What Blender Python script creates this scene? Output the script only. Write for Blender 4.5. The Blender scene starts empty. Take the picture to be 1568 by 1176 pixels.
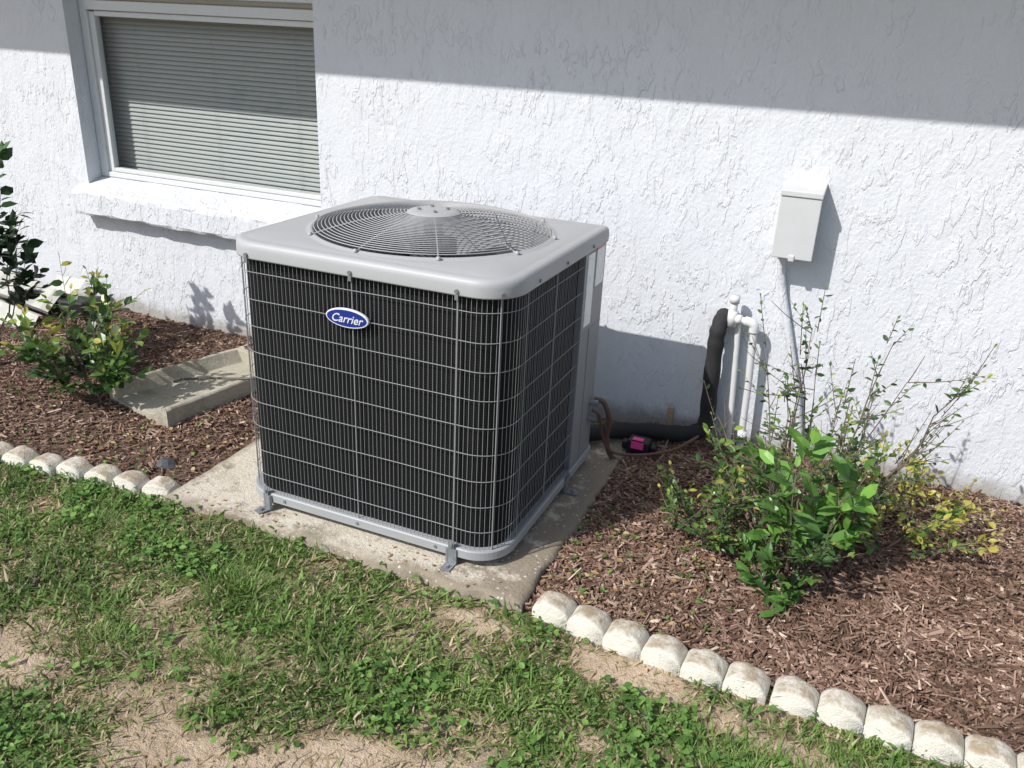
import bpy, bmesh, math, numpy as np
from mathutils import Vector, Matrix
rng=np.random.default_rng(7)
scene=bpy.context.scene
# ------------------------------------------------------------------ constants
YW=1.2742            # wall plane
H_=0.8856; W_=0.9206; D_=0.8292   # AC unit
GZ=-0.035
PX0,PX1,PY0,PY1=-0.257,1.034,-0.093,1.12

# ------------------------------------------------------------------ noise
def _hash(ix,iy,s):
    n=(ix*374761393+iy*668265263+s*974634777)&0x7fffffff
    n=((n^(n>>13))*1274126177)&0x7fffffff
    return ((n^(n>>16))&0xffff)/65535.0
def vnoise(x,y,sc=1.0,seed=0):
    x=np.asarray(x,float)*sc+100;y=np.asarray(y,float)*sc+100
    ix=np.floor(x).astype(np.int64);iy=np.floor(y).astype(np.int64)
    fx=x-ix;fy=y-iy;fx=fx*fx*(3-2*fx);fy=fy*fy*(3-2*fy)
    a=_hash(ix,iy,seed);b=_hash(ix+1,iy,seed);c=_hash(ix,iy+1,seed);d=_hash(ix+1,iy+1,seed)
    return (a*(1-fx)+b*fx)*(1-fy)+(c*(1-fx)+d*fx)*fy
def fbm(x,y,sc=1.,seed=0,o=4):
    r=0;a=1;t=0
    for i in range(o):
        r=r+a*vnoise(x,y,sc*2**i,seed+i);t+=a;a*=.5
    return r/t

# ------------------------------------------------------------------ materials
def newmat(name):
    m=bpy.data.materials.new(name);m.use_nodes=True
    nt=m.node_tree;b=nt.nodes['Principled BSDF']
    return m,nt,b
def N(nt,t,**kw):
    n=nt.nodes.new(t)
    for k,v in kw.items():setattr(n,k,v)
    return n
def ramp(nt,stops,fac):
    r=N(nt,'ShaderNodeValToRGB');cr=r.color_ramp
    while len(cr.elements)<len(stops):cr.elements.new(.5)
    for e,(p,c) in zip(cr.elements,stops):
        e.position=p;e.color=(c[0],c[1],c[2],1) if not isinstance(c,(int,float)) else (c,c,c,1)
    nt.links.new(fac,r.inputs['Fac']);return r.outputs['Color']
def pos(nt,scale=(1,1,1)):
    g=N(nt,'ShaderNodeNewGeometry')
    if scale==(1,1,1):return g.outputs['Position']
    m=N(nt,'ShaderNodeMapping')
    m.inputs['Scale'].default_value=scale
    nt.links.new(g.outputs['Position'],m.inputs['Vector']);return m.outputs['Vector']
def sep(nt):
    s=N(nt,'ShaderNodeSeparateXYZ');nt.links.new(pos(nt),s.inputs[0]);return s.outputs
def noise(nt,vec,scale,detail=4,rough=.55,dist=0.):
    n=N(nt,'ShaderNodeTexNoise');n.inputs['Scale'].default_value=scale
    n.inputs['Detail'].default_value=detail;n.inputs['Roughness'].default_value=rough
    n.inputs['Distortion'].default_value=dist
    nt.links.new(vec,n.inputs['Vector']);return n.outputs['Fac']
def mixc(nt,fac,a,b,mode='MIX'):
    m=N(nt,'ShaderNodeMix',data_type='RGBA',blend_type=mode)
    for s,v in ((m.inputs[0],fac),(m.inputs[6],a),(m.inputs[7],b)):
        if isinstance(v,bpy.types.NodeSocket):nt.links.new(v,s)
        elif isinstance(v,(int,float)):s.default_value=v
        else:s.default_value=(v[0],v[1],v[2],1)
    return m.outputs[2]
def math_(nt,op,a,b=0.):
    m=N(nt,'ShaderNodeMath',operation=op)
    for s,v in ((m.inputs[0],a),(m.inputs[1],b)):
        if isinstance(v,bpy.types.NodeSocket):nt.links.new(v,s)
        else:s.default_value=v
    return m.outputs[0]
def bump(nt,b,h,dist=.003,strength=1.):
    n=N(nt,'ShaderNodeBump');n.inputs['Distance'].default_value=dist;n.inputs['Strength'].default_value=strength
    nt.links.new(h,n.inputs['Height'])
    nt.links.new(n.outputs['Normal'],b.inputs['Normal'])
def simple(name,col,rough=.5,metal=0.,var=.12,nscale=30,bd=0.0):
    m,nt,b=newmat(name)
    v=noise(nt,pos(nt),nscale,3)
    c=mixc(nt,v,[x*(1-var) for x in col],[min(1,x*(1+var)) for x in col])
    nt.links.new(c,b.inputs['Base Color'])
    b.inputs['Roughness'].default_value=rough;b.inputs['Metallic'].default_value=metal
    if bd:bump(nt,b,noise(nt,pos(nt),nscale*6,3),bd)
    return m

def stucco(name='stucco_paint',tint=(.645,.67,.71)):
    m,nt,b=newmat(name)
    n1=noise(nt,pos(nt,(1,1,.42)),30,4,.6,.35)
    amt=ramp(nt,[(.38,.15),(.62,1.)],noise(nt,pos(nt),3.1,2))
    pl=ramp(nt,[(0.525,0.),(0.57,.8),(.75,1.)],n1)
    pl=math_(nt,'MULTIPLY',pl,amt)
    n2=noise(nt,pos(nt,(1,1,.75)),85,3,.6)
    n4=noise(nt,pos(nt,(1,1,.5)),7,2)
    h=math_(nt,'ADD',math_(nt,'MULTIPLY',pl,.66),math_(nt,'MULTIPLY',n2,.62))
    h=math_(nt,'ADD',h,math_(nt,'MULTIPLY',n4,1.8))
    bump(nt,b,h,.0058,.85)
    c=mixc(nt,n4,[x*.96 for x in tint],[min(x*1.03,.9) for x in tint])
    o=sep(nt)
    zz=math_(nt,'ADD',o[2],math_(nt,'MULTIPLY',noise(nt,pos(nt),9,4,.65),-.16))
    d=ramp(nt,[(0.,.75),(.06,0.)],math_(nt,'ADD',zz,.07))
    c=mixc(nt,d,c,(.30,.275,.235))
    pit=ramp(nt,[(.24,.22),(.28,0.)],noise(nt,pos(nt,(1,1,.6)),42,2))
    c=mixc(nt,pit,c,(.36,.37,.39))
    nt.links.new(c,b.inputs['Base Color']);b.inputs['Roughness'].default_value=.75
    return m
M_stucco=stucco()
M_white=simple('white_frame_paint',(.60,.62,.62),.45,0,.05)
M_blind=simple('blind_slat',(.40,.42,.41),.5,0,.06)
M_dark=simple('dark_room',(.03,.03,.033),.9)
M_soffit=simple('soffit_paint',(.75,.75,.75),.6,0,.05)
M_roof=simple('roof_shingle',(.16,.15,.14),.9,0,.3,60)
M_box=simple('painted_grey_steel',(.54,.55,.56),.5,0,.08,15)
M_pvc=simple('pvc_white',(.66,.67,.67),.4,0,.08)
M_foam=simple('black_foam_insulation',(.018,.018,.02),.8,0,.3,80,.001)
M_hose=simple('brown_hose',(.13,.075,.055),.6,0,.3,40)
M_pink=simple('pink_label',(.85,.07,.32),.5)
M_black=simple('black_plastic',(.015,.015,.017),.45)
M_bark=simple('bark',(.15,.115,.085),.85,0,.35,60)
M_zinc=simple('zinc_steel',(.26,.28,.30),.45,.5,.25,60)
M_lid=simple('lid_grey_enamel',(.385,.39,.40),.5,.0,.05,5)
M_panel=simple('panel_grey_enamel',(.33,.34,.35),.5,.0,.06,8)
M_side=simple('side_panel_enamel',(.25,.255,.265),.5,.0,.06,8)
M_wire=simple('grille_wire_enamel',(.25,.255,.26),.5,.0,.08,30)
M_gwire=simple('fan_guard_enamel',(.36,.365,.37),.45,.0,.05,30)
M_blue=simple('badge_blue',(.012,.03,.22),.3,0,.03)
M_badgew=simple('badge_white',(.70,.71,.73),.35,0,.02)
M_terra=simple('terracotta',(.36,.17,.10),.8)
M_card=simple('weathered_white_metal',(.58,.58,.53),.6,0,.2,20)

def mk_fins():
    m,nt,b=newmat('coil_fins_black')
    w=N(nt,'ShaderNodeTexWave',wave_type='BANDS',bands_direction='Z');w.inputs['Scale'].default_value=38
    w.inputs['Distortion'].default_value=.4
    nt.links.new(pos(nt),w.inputs['Vector'])
    c=mixc(nt,w.outputs['Fac'],(.004,.004,.005),(.012,.012,.013))
    nt.links.new(c,b.inputs['Base Color']);b.inputs['Roughness'].default_value=.7;b.inputs['Specular IOR Level'].default_value=.2
    return m
M_fins=mk_fins()
def mk_label():
    m,nt,b=newmat('label_print')
    w=N(nt,'ShaderNodeTexWave',wave_type='BANDS',bands_direction='Z');w.inputs['Scale'].default_value=40
    nt.links.new(pos(nt),w.inputs['Vector'])
    n=noise(nt,pos(nt,(1,1,.25)),160,2)
    k=math_(nt,'MULTIPLY',ramp(nt,[(.6,0.),(.7,.5)],w.outputs['Fac']),ramp(nt,[(.5,0.),(.55,1.)],n))
    c=mixc(nt,k,(.84,.85,.86),(.25,.25,.27))
    nt.links.new(c,b.inputs['Base Color']);b.inputs['Roughness'].default_value=.4
    return m
M_label=mk_label()
def mk_concrete(name,a,bc,stain,agg=True,stain_lo=.5,stain_hi=.68,pad=False,top=None):
    m,nt,b=newmat(name)
    n=noise(nt,pos(nt),7,5,.65)
    c=mixc(nt,n,a,bc)
    if agg:
        v=N(nt,'ShaderNodeTexVoronoi');v.inputs['Scale'].default_value=85;nt.links.new(pos(nt),v.inputs['Vector'])
        k=ramp(nt,[(.22,1.),(.34,0.)],v.outputs['Distance'])
        vc=N(nt,'ShaderNodeSeparateColor');nt.links.new(v.outputs['Color'],vc.inputs[0])
        stone=ramp(nt,[(0.,(.60,.57,.5)),(.45,(.42,.33,.22)),(.7,(.16,.13,.10)),(1.,(.66,.64,.58))],vc.outputs[0])
        c=mixc(nt,math_(nt,'MULTIPLY',k,.7),c,stone)
    s=ramp(nt,[(stain_lo,0.),(stain_hi,.85)],noise(nt,pos(nt),4.5,6,.7))
    if pad:
        o=sep(nt)
        gx=ramp(nt,[(.0,0.),(1.,.34)],math_(nt,'MULTIPLY',math_(nt,'SUBTRACT',o[0],.68),3.3))
        big=noise(nt,pos(nt),11,6,.72)
        s=math_(nt,'ADD',s,ramp(nt,[(.55,0.),(.68,1.)],math_(nt,'ADD',big,math_(nt,'MULTIPLY',gx,.6))))
        ed=math_(nt,'MINIMUM',math_(nt,'MINIMUM',math_(nt,'SUBTRACT',o[0],PX0),math_(nt,'SUBTRACT',PX1,o[0])),math_(nt,'SUBTRACT',o[1],PY0))
        s=math_(nt,'ADD',s,ramp(nt,[(0.,.9),(.5,0.)],math_(nt,'ADD',math_(nt,'MULTIPLY',ed,11.),math_(nt,'SUBTRACT',math_(nt,'MULTIPLY',big,1.6),.75))))
        s=math_(nt,'MINIMUM',s,.84)
    c=mixc(nt,s,c,stain)
    if agg:
        v2=N(nt,'ShaderNodeTexVoronoi');v2.inputs['Scale'].default_value=60;nt.links.new(pos(nt),v2.inputs['Vector'])
        vc2=N(nt,'ShaderNodeSeparateColor');nt.links.new(v2.outputs['Color'],vc2.inputs[0])
        c=mixc(nt,math_(nt,'MULTIPLY',ramp(nt,[(.2,.8),(.3,0.)],v2.outputs['Distance']),ramp(nt,[(.6,0.),(.7,1.)],vc2.outputs[1])),c,(.60,.58,.52))
    if top is not None:
        g=N(nt,'ShaderNodeNewGeometry');sn=N(nt,'ShaderNodeSeparateXYZ');nt.links.new(g.outputs['Normal'],sn.inputs[0])
        k=math_(nt,'MULTIPLY',ramp(nt,[(.45,0.),(.85,1.)],sn.outputs[2]),ramp(nt,[(.36,.0),(.60,.9)],noise(nt,pos(nt),22,6,.75)))
        c=mixc(nt,k,c,top)
    nt.links.new(c,b.inputs['Base Color']);b.inputs['Roughness'].default_value=.9
    h=math_(nt,'ADD',noise(nt,pos(nt),60,4,.6),math_(nt,'MULTIPLY',noise(nt,pos(nt),260,2),.5))
    bump(nt,b,h,.005,.9)
    return m
M_pad=mk_concrete('exposed_aggregate_concrete',(.49,.44,.355),(.62,.57,.475),(.21,.17,.12),True,.54,.76,True)
M_edge=mk_concrete('cast_concrete_edging',(.58,.55,.48),(.70,.67,.59),(.38,.31,.21),False,.58,.78,top=(.30,.23,.145))
M_splash=mk_concrete('old_concrete',(.34,.31,.24),(.48,.45,.36),(.15,.135,.10),False,.5,.75)

def mk_soil():
    m,nt,b=newmat('sandy_soil')
    n=noise(nt,pos(nt),6,5,.65)
    c=ramp(nt,[(.3,(.36,.265,.18)),(.5,(.50,.385,.275)),(.7,(.60,.475,.35))],n)
    th=ramp(nt,[(.35,(.10,.08,.04)),(.6,(.27,.205,.12)),(.75,(.40,.32,.21))],noise(nt,pos(nt),55,5,.7))
    a=N(nt,'ShaderNodeAttribute',attribute_name='rnd')
    k=ramp(nt,[(.12,0.),(.45,1.)],math_(nt,'ADD',a.outputs['Fac'],math_(nt,'MULTIPLY',math_(nt,'SUBTRACT',noise(nt,pos(nt),35,4,.7),.5),.8)))
    c=mixc(nt,k,c,th)
    nt.links.new(c,b.inputs['Base Color']);b.inputs['Roughness'].default_value=.95
    bump(nt,b,math_(nt,'ADD',noise(nt,pos(nt),45,5,.65),math_(nt,'MULTIPLY',noise(nt,pos(nt),300,2),.3)),.014,1.)
    return m
M_soil=mk_soil()
def mk_mulchsoil():
    m,nt,b=newmat('mulch_soil')
    c=ramp(nt,[(.3,(.045,.028,.019)),(.55,(.125,.077,.052)),(.75,(.25,.165,.115))],noise(nt,pos(nt),50,5,.7))
    nt.links.new(c,b.inputs['Base Color']);b.inputs['Roughness'].default_value=.95
    bump(nt,b,noise(nt,pos(nt),70,4,.65),.012,1.)
    return m
M_msoil=mk_mulchsoil()
def mk_attr(name,stops,rough=.6,trans=0.,spec=.3):
    m,nt,b=newmat(name)
    a=N(nt,'ShaderNodeAttribute',attribute_name='rnd')
    c=ramp(nt,stops,a.outputs['Fac'])
    nt.links.new(c,b.inputs['Base Color']);b.inputs['Roughness'].default_value=rough
    b.inputs['Specular IOR Level'].default_value=spec
    if trans:
        t=N(nt,'ShaderNodeBsdfTranslucent');nt.links.new(c,t.inputs['Color'])
        mx=N(nt,'ShaderNodeMixShader');mx.inputs[0].default_value=trans
        out=nt.nodes['Material Output']
        nt.links.new(b.outputs[0],mx.inputs[1]);nt.links.new(t.outputs[0],mx.inputs[2])
        nt.links.new(mx.outputs[0],out.inputs['Surface'])
    return m
M_grass=mk_attr('grass_blade',[(0.,(.055,.095,.024)),(.35,(.12,.21,.046)),(.7,(.215,.34,.08)),(.78,(.29,.39,.12)),(.82,(.38,.30,.17)),(1.,(.60,.50,.33))],.55,.3)
M_weed=mk_attr('weed_leaf',[(0.,(.07,.16,.035)),(1.,(.21,.37,.085))],.5,.3)
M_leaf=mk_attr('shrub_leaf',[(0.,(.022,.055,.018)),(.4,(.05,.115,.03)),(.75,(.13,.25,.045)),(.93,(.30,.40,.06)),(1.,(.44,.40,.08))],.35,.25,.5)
M_leafb=mk_attr('broad_leaf',[(0.,(.05,.13,.03)),(.5,(.13,.29,.05)),(1.,(.25,.49,.09))],.38,.3,.5)
M_leafd=mk_attr('dark_leaf',[(0.,(.012,.03,.012)),(.6,(.03,.07,.022)),(1.,(.07,.15,.04))],.35,.2,.5)
M_chip=mk_attr('wood_chip',[(0.,(.05,.03,.021)),(.3,(.14,.083,.057)),(.6,(.25,.158,.115)),(.85,(.39,.27,.21)),(1.,(.58,.46,.36))],.85)
M_litter=mk_attr('dry_leaf_litter',[(0.,(.25,.12,.05)),(.5,(.42,.28,.12)),(1.,(.55,.45,.28))],.8,.2)

# ------------------------------------------------------------------ mesh helpers
def link(ob,parent=None):
    scene.collection.objects.link(ob)
    if parent:ob.parent=parent
    return ob
def empty(name,loc=(0,0,0)):
    e=bpy.data.objects.new(name,None);e.empty_display_size=.1
    return link(e)
class MB:
    def __init__(s):s.v=[];s.l=[];s.n=[];s.r=[];s.c=0;s.m=[]
    def add(s,V,F,r=0.5,mat=0):
        V=np.array([tuple(q) for q in V],float);s.v.append(V)
        for f in F:s.n.append(np.array([len(f)]));s.l.append(np.array(f)+s.c)
        s.r.append(np.full(len(V),r));s.m.append(np.full(len(F),mat));s.c+=len(V)
    def inst(s,V,tf,r,mat=0):
        Nn,n,_=V.shape;s.v.append(V.reshape(-1,3))
        off=(np.arange(Nn)*n)[:,None]+s.c
        flat=np.concatenate([np.array(f) for f in tf]);sizes=np.array([len(f) for f in tf])
        s.l.append((off+flat[None,:]).ravel());s.n.append(np.tile(sizes,Nn))
        s.r.append(np.repeat(r,n));s.m.append(np.full(Nn*len(tf),mat));s.c+=Nn*n
    def grid(s,XX,YY,ZZ,r=None):
        ny,nx=XX.shape;idx=np.arange(nx*ny).reshape(ny,nx)+s.c
        Fq=np.stack([idx[:-1,:-1],idx[:-1,1:],idx[1:,1:],idx[1:,:-1]],-1).reshape(-1,4)
        s.v.append(np.column_stack([XX.ravel(),YY.ravel(),ZZ.ravel()]));s.l.append(Fq.ravel());s.n.append(np.full(len(Fq),4))
        s.r.append(np.zeros(nx*ny) if r is None else r.ravel());s.m.append(np.zeros(len(Fq)));s.c+=nx*ny
    def tube(s,P,r,ns=6,rnd=.5,mat=0,closed=False,cap=False):
        P=np.array([tuple(q) for q in P],float);n=len(P);r=np.broadcast_to(r,(n,))
        T=np.gradient(P,axis=0) if not closed else np.roll(P,-1,0)-np.roll(P,1,0)
        T/=np.linalg.norm(T,axis=1)[:,None]+1e-12
        up=np.array([0,0,1.]) if abs(T[0][2])<.9 else np.array([0,1.,0])
        A=np.empty_like(T);prev=up-T[0]*(up@T[0]);prev/=np.linalg.norm(prev)
        for i in range(n):
            a=prev-T[i]*(prev@T[i]);a/=np.linalg.norm(a)+1e-12;A[i]=a;prev=a
        B=np.cross(T,A)
        an=np.arange(ns)*2*np.pi/ns
        V=P[:,None,:]+r[:,None,None]*(np.cos(an)[None,:,None]*A[:,None,:]+np.sin(an)[None,:,None]*B[:,None,:])
        F=[]
        m=n if closed else n-1
        for i in range(m):
            j=(i+1)%n
            for k in range(ns):
                k2=(k+1)%ns;F.append((i*ns+k,i*ns+k2,j*ns+k2,j*ns+k))
        if cap:F.append(tuple(range(ns))[::-1]);F.append(tuple((n-1)*ns+k for k in range(ns)))
        s.add(V.reshape(-1,3),F,rnd,mat)
    def box(s,lo,hi,rnd=.5,mat=0,M=None):
        x0,y0,z0=lo;x1,y1,z1=hi
        V=[(x0,y0,z0),(x1,y0,z0),(x1,y1,z0),(x0,y1,z0),(x0,y0,z1),(x1,y0,z1),(x1,y1,z1),(x0,y1,z1)]
        if M is not None:V=[M@Vector(v) for v in V]
        s.add(V,[(0,3,2,1),(4,5,6,7),(0,1,5,4),(1,2,6,5),(2,3,7,6),(3,0,4,7)],rnd,mat)
    def obj(s,name,mats,parent=None,smooth=False,bevel=0,seg=2):
        V=np.concatenate(s.v);L=np.concatenate(s.l).astype(np.int32);Nn=np.concatenate(s.n).astype(np.int32)
        me=bpy.data.meshes.new(name);me.vertices.add(len(V));me.vertices.foreach_set('co',V.ravel().astype(np.float32))
        me.loops.add(len(L));me.loops.foreach_set('vertex_index',L)
        me.polygons.add(len(Nn));st=np.concatenate([[0],np.cumsum(Nn)[:-1]]).astype(np.int32)
        me.polygons.foreach_set('loop_start',st);me.polygons.foreach_set('loop_total',Nn)
        me.polygons.foreach_set('material_index',np.concatenate(s.m).astype(np.int32))
        me.update(calc_edges=True)
        a=me.attributes.new('rnd','FLOAT','POINT');a.data.foreach_set('value',np.concatenate(s.r).astype(np.float32))
        me.polygons.foreach_set('use_smooth',np.full(len(Nn),smooth))
        me.validate()
        for m in (mats if isinstance(mats,(list,tuple)) else [mats]):me.materials.append(m)
        ob=bpy.data.objects.new(name,me);link(ob,parent)
        if bevel:
            b=ob.modifiers.new('bevel','BEVEL');b.width=bevel;b.segments=seg;b.limit_method='ANGLE';b.angle_limit=math.radians(40)
        return ob
def boxo(name,lo,hi,mat,parent=None,bevel=.002):
    m=MB();m.box(lo,hi);return m.obj(name,mat,parent,bevel=bevel)

# ------------------------------------------------------------------ house
house=empty('stucco_house')
m=MB()
X0,X1=-1.99,-.564;Z0,Z1=.60,2.02;top=2.42;L=-9.;Rr=9.;t=.2
def pan(x0,x1,z0,z1):
    m.add([(x0,YW,z0),(x1,YW,z0),(x1,YW,z1),(x0,YW,z1)],[(0,1,2,3)])
pan(L,X0,-.3,top);pan(X1,Rr,-.3,top);pan(X0,X1,-.3,Z0);pan(X0,X1,Z1,top)
m.add([(X0,YW,Z0),(X0,YW,Z1),(X0,YW+t,Z1),(X0,YW+t,Z0)],[(0,1,2,3)])
m.add([(X1,YW,Z0),(X1,YW,Z1),(X1,YW+t,Z1),(X1,YW+t,Z0)],[(3,2,1,0)])
m.add([(X0,YW,Z1),(X1,YW,Z1),(X1,YW+t,Z1),(X0,YW+t,Z1)],[(0,1,2,3)])
m.add([(L,YW,-.3),(L,YW,top),(L,9,top),(L,9,-.3)],[(0,1,2,3)])
m.add([(Rr,YW,-.3),(Rr,9,-.3),(Rr,9,top),(Rr,YW,top)],[(0,1,2,3)])
m.add([(L,9,-.3),(L,9,top),(Rr,9,top),(Rr,9,-.3)],[(0,1,2,3)])
m.obj('wall',M_stucco,house)
# sill
m=MB()
prof=[(YW+.09,.672),(YW-.062,.625),(YW-.075,.615),(YW-.078,.60),(YW-.078,.515),(YW-.07,.503),(YW-.055,.5),(YW+.0,.5),(YW+.09,.5)]
xs=np.linspace(-2.03,-.50,60);V=[];F=[]
for x in xs:
    for (y,z) in prof:
        jit=(vnoise(x,z*30+y*10,14,3)-.5)*.008
        V.append((x,y+jit,z+jit))
n=len(prof)
for i in range(len(xs)-1):
    for k in range(n-1):F.append((i*n+k,i*n+k+1,(i+1)*n+k+1,(i+1)*n+k))
F.append(tuple(range(n))[::-1]);F.append(tuple((len(xs)-1)*n+k for k in range(n)))
m.add(V,F);m.obj('window_sill',M_stucco,house)
# window frame
fr=MB();fy=YW+.085
def fbox(x0,x1,z0,z1,y0=fy,y1=fy+.05):fr.box((x0,y0,z0),(x1,y1,z1))
fbox(-1.987,-1.94,.675,2.018);fbox(-.605,-.567,.675,2.018);fbox(-1.94,-.605,.675,.700);fbox(-1.94,-.605,1.98,2.018)
fbox(-1.94,-1.905,.700,1.46,fy+.012,fy+.045);fbox(-.628,-.605,.700,1.46,fy+.012,fy+.045)
fbox(-1.905,-.628,.702,.722,fy+.012,fy+.045);fbox(-1.905,-.628,1.44,1.465,fy+.012,fy+.045)
fbox(-1.94,-.605,1.467,1.51,fy-.004,fy+.04)
fbox(-1.94,-.605,1.535,1.55,fy+.012,fy+.04)
fr.obj('window_frame',M_white,house,bevel=.003)
gm,gnt,gb=newmat('window_glass')
tr=N(gnt,'ShaderNodeBsdfTransparent');tr.inputs[0].default_value=(.88,.90,.90,1)
gl=N(gnt,'ShaderNodeBsdfGlossy');gl.inputs['Roughness'].default_value=.03
mx=N(gnt,'ShaderNodeMixShader');mx.inputs[0].default_value=.07
gnt.links.new(tr.outputs[0],mx.inputs[1]);gnt.links.new(gl.outputs[0],mx.inputs[2])
gnt.links.new(mx.outputs[0],gnt.nodes['Material Output'].inputs['Surface'])
g=MB();g.add([(-1.91,fy+.03,.715),(-.62,fy+.03,.715),(-.62,fy+.03,1.445),(-1.91,fy+.03,1.445)],[(0,1,2,3)])
g.add([(-1.94,fy+.025,1.50),(-.60,fy+.025,1.50),(-.60,fy+.025,1.99),(-1.94,fy+.025,1.99)],[(0,1,2,3)])
g.obj('window_pane',gm,house)
# blinds
b=MB();by=YW+.19
z=.69
while z<2.0:
    ang=math.radians(60);hw=.0125
    x0,x1=-1.983,-.572+rng.uniform(-.003,.003)
    sag=rng.uniform(-.0014,.0014)
    V=[];F=[]
    for x in (x0,x1):
        for tt in (-1,-.33,.33,1):V.append((x,by+math.cos(ang)*hw*tt-.0015*(1-tt*tt),z+math.sin(ang)*hw*tt+sag))
    for k in range(3):F.append((k,k+4,k+5,k+1))
    b.add(V,F);z+=.0215
for x in (-1.75,-1.28,-.80):b.tube([(x,by-.014,.70),(x,by-.014,2.0)],.0009,4)
b.obj('window_blind',M_blind,house,smooth=False)
r=MB();r.add([(-2.4,YW+.9,.2),(0,YW+.9,.2),(0,YW+.9,2.3),(-2.4,YW+.9,2.3),(-2.4,YW+.21,.2),(0,YW+.21,.2),(0,YW+.21,2.3),(-2.4,YW+.21,2.3)],
 [(0,1,2,3),(4,0,3,7),(1,5,6,2),(4,5,1,0),(7,3,2,6)])
r.obj('room_interior',M_dark,house)
jm=MB()
for (x0,x1,z0,z1) in ((-2.4,-1.991,.2,2.3),(-.563,0,.2,2.3),(-1.991,-.563,.2,.60),(-1.991,-.563,2.021,2.3)):
    jm.box((x0,YW+.2005,z0),(x1,YW+.209,z1))
jm.obj('wall_inner_lining',M_dark,house)
m=MB();m.box((-1.99,YW+.09,.60),(-.564,YW+.2,.673));m.obj('inner_sill',M_white,house)
# eave
OV=.86; EZ=1.2825+1.16*OV
e=MB();e.box((-9.4,YW-OV,EZ+.012),(9.4,YW+.4,EZ+.03));e.obj('soffit',M_soffit,house)
e=MB();e.box((-9.4,YW-OV-.02,EZ),(9.4,YW-OV-.002,EZ+.17));e.obj('fascia',M_soffit,house,bevel=.002)
e=MB();e.add([(-9.5,YW-OV-.06,EZ+.17),(9.5,YW-OV-.06,EZ+.17),(9.5,5.2,EZ+1.6),(-9.5,5.2,EZ+1.6),(-9.5,9.6,EZ+.17),(9.5,9.6,EZ+.17)],[(0,1,2,3),(3,2,5,4)])
e.obj('roof',M_roof,house)

# ------------------------------------------------------------------ electrical disconnect box
box=empty('electrical_disconnect_box')
m=MB()
m.box((1.425,YW-.095,.785),(1.555,YW+.002,1.005));m.obj('enclosure',M_box,box,bevel=.004)
m=MB()
V=[(1.419,YW-.108,.992),(1.561,YW-.108,.992),(1.561,YW+.0,1.012),(1.419,YW+.0,1.012),(1.419,YW-.108,1.012),(1.561,YW-.108,1.012),(1.561,YW+.0,1.034),(1.419,YW+.0,1.034)]
m.add(V,[(0,3,2,1),(4,5,6,7),(0,1,5,4),(1,2,6,5),(2,3,7,6),(3,0,4,7)]);m.obj('hood',M_box,box,bevel=.003)
m=MB();m.box((1.421,YW-.103,.776),(1.559,YW-.0955,.991));m.box((1.48,YW-.108,.768),(1.50,YW-.096,.79));m.obj('cover',M_box,box,bevel=.003)
m=MB()
def smooth_path(P,n=8):
    P=np.array(P,float);out=[]
    Q=np.vstack([2*P[0]-P[1],P,2*P[-1]-P[-2]])
    for i in range(1,len(Q)-2):
        for t in np.linspace(0,1,n,endpoint=False):
            a,b_,c,d=Q[i-1],Q[i],Q[i+1],Q[i+2]
            out.append(.5*((2*b_)+(-a+c)*t+(2*a-5*b_+4*c-d)*t*t+(-a+3*b_-3*c+d)*t**3))
    out.append(P[-1]);return np.array(out)
m.tube(smooth_path([(1.452,YW-.04,.79),(1.453,YW-.03,.74),(1.475,YW-.016,.63),(1.505,YW-.016,.53),(1.55,YW-.016,.38),(1.585,YW-.018,.26),(1.62,YW-.02,.1),(1.64,YW-.04,-.06)]),.0145,10)
m.tube([(1.452,YW-.04,.79),(1.452,YW-.04,.765)],.02,12,cap=True)
m.obj('conduit',M_stucco,box,smooth=True)

# ------------------------------------------------------------------ pipes
pv=empty('condensate_drain_pipe')
m=MB();y=YW-.06;r_=.0135
m.tube([(1.315,y,.60),(1.315,y,.50)],r_,12,cap=True)
m.tube([(1.315,y,.575),(1.315,y,.603)],.018,12,cap=True)
m.tube([(1.315,y,.485),(1.315,y,.545)],.0185,12,cap=True)
m.tube([(1.315,YW+.01,.515),(1.315,y,.515)],.0165,12)
m.tube([(1.31,y,.515),(1.385,y-.005,.513)],r_,12)
m.tube([(1.33,y,.515),(1.350,y,.515)],.0182,12,cap=True)
m.tube(smooth_path([(1.362,y-.004,.514),(1.385,y-.005,.511),(1.398,y-.005,.50),(1.40,y-.005,.475)]),.0185,12,cap=True)
m.tube([(1.40,y-.005,.49),(1.412,y-.005,.26),(1.42,y-.01,-.06)],r_,12)
m.tube([(1.418,y-.01,.03),(1.42,y-.01,.075)],.0185,12,cap=True)
m.tube([(1.337,y+.02,.50),(1.357,y+.02,.2),(1.372,y+.02,-.06)],.011,10)
m.obj('pvc_tube',M_pvc,pv,smooth=True)
ls=empty('refrigerant_line_set')
m=MB()
ip=smooth_path([(1.275,YW+.02,.50),(1.275,YW-.05,.495),(1.272,YW-.085,.46),(1.272,YW-.088,.40),(1.275,YW-.09,.25),(1.28,YW-.10,.12),(1.27,YW-.115,.065),(1.2,YW-.14,.04),(1.08,YW-.17,.035),(.97,YW-.22,.035),(.86,YW-.34,.045),(.80,YW-.42,.06)])
m.tube(ip,.031+.0018*np.sin(np.arange(len(ip))*.9),12)
m.obj('insulation',M_foam,ls,smooth=True)
m=MB()
m.tube(smooth_path([(.93,.80,.26),(.965,.81,.25),(.985,.83,.18),(.975,.86,.08),(1.0,.88,.0),(1.08,.90,-.015),(1.2,.93,-.008),(1.32,.98,-.004),(1.45,1.04,-.004),(1.6,1.10,-.01)]),.010,8)
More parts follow.
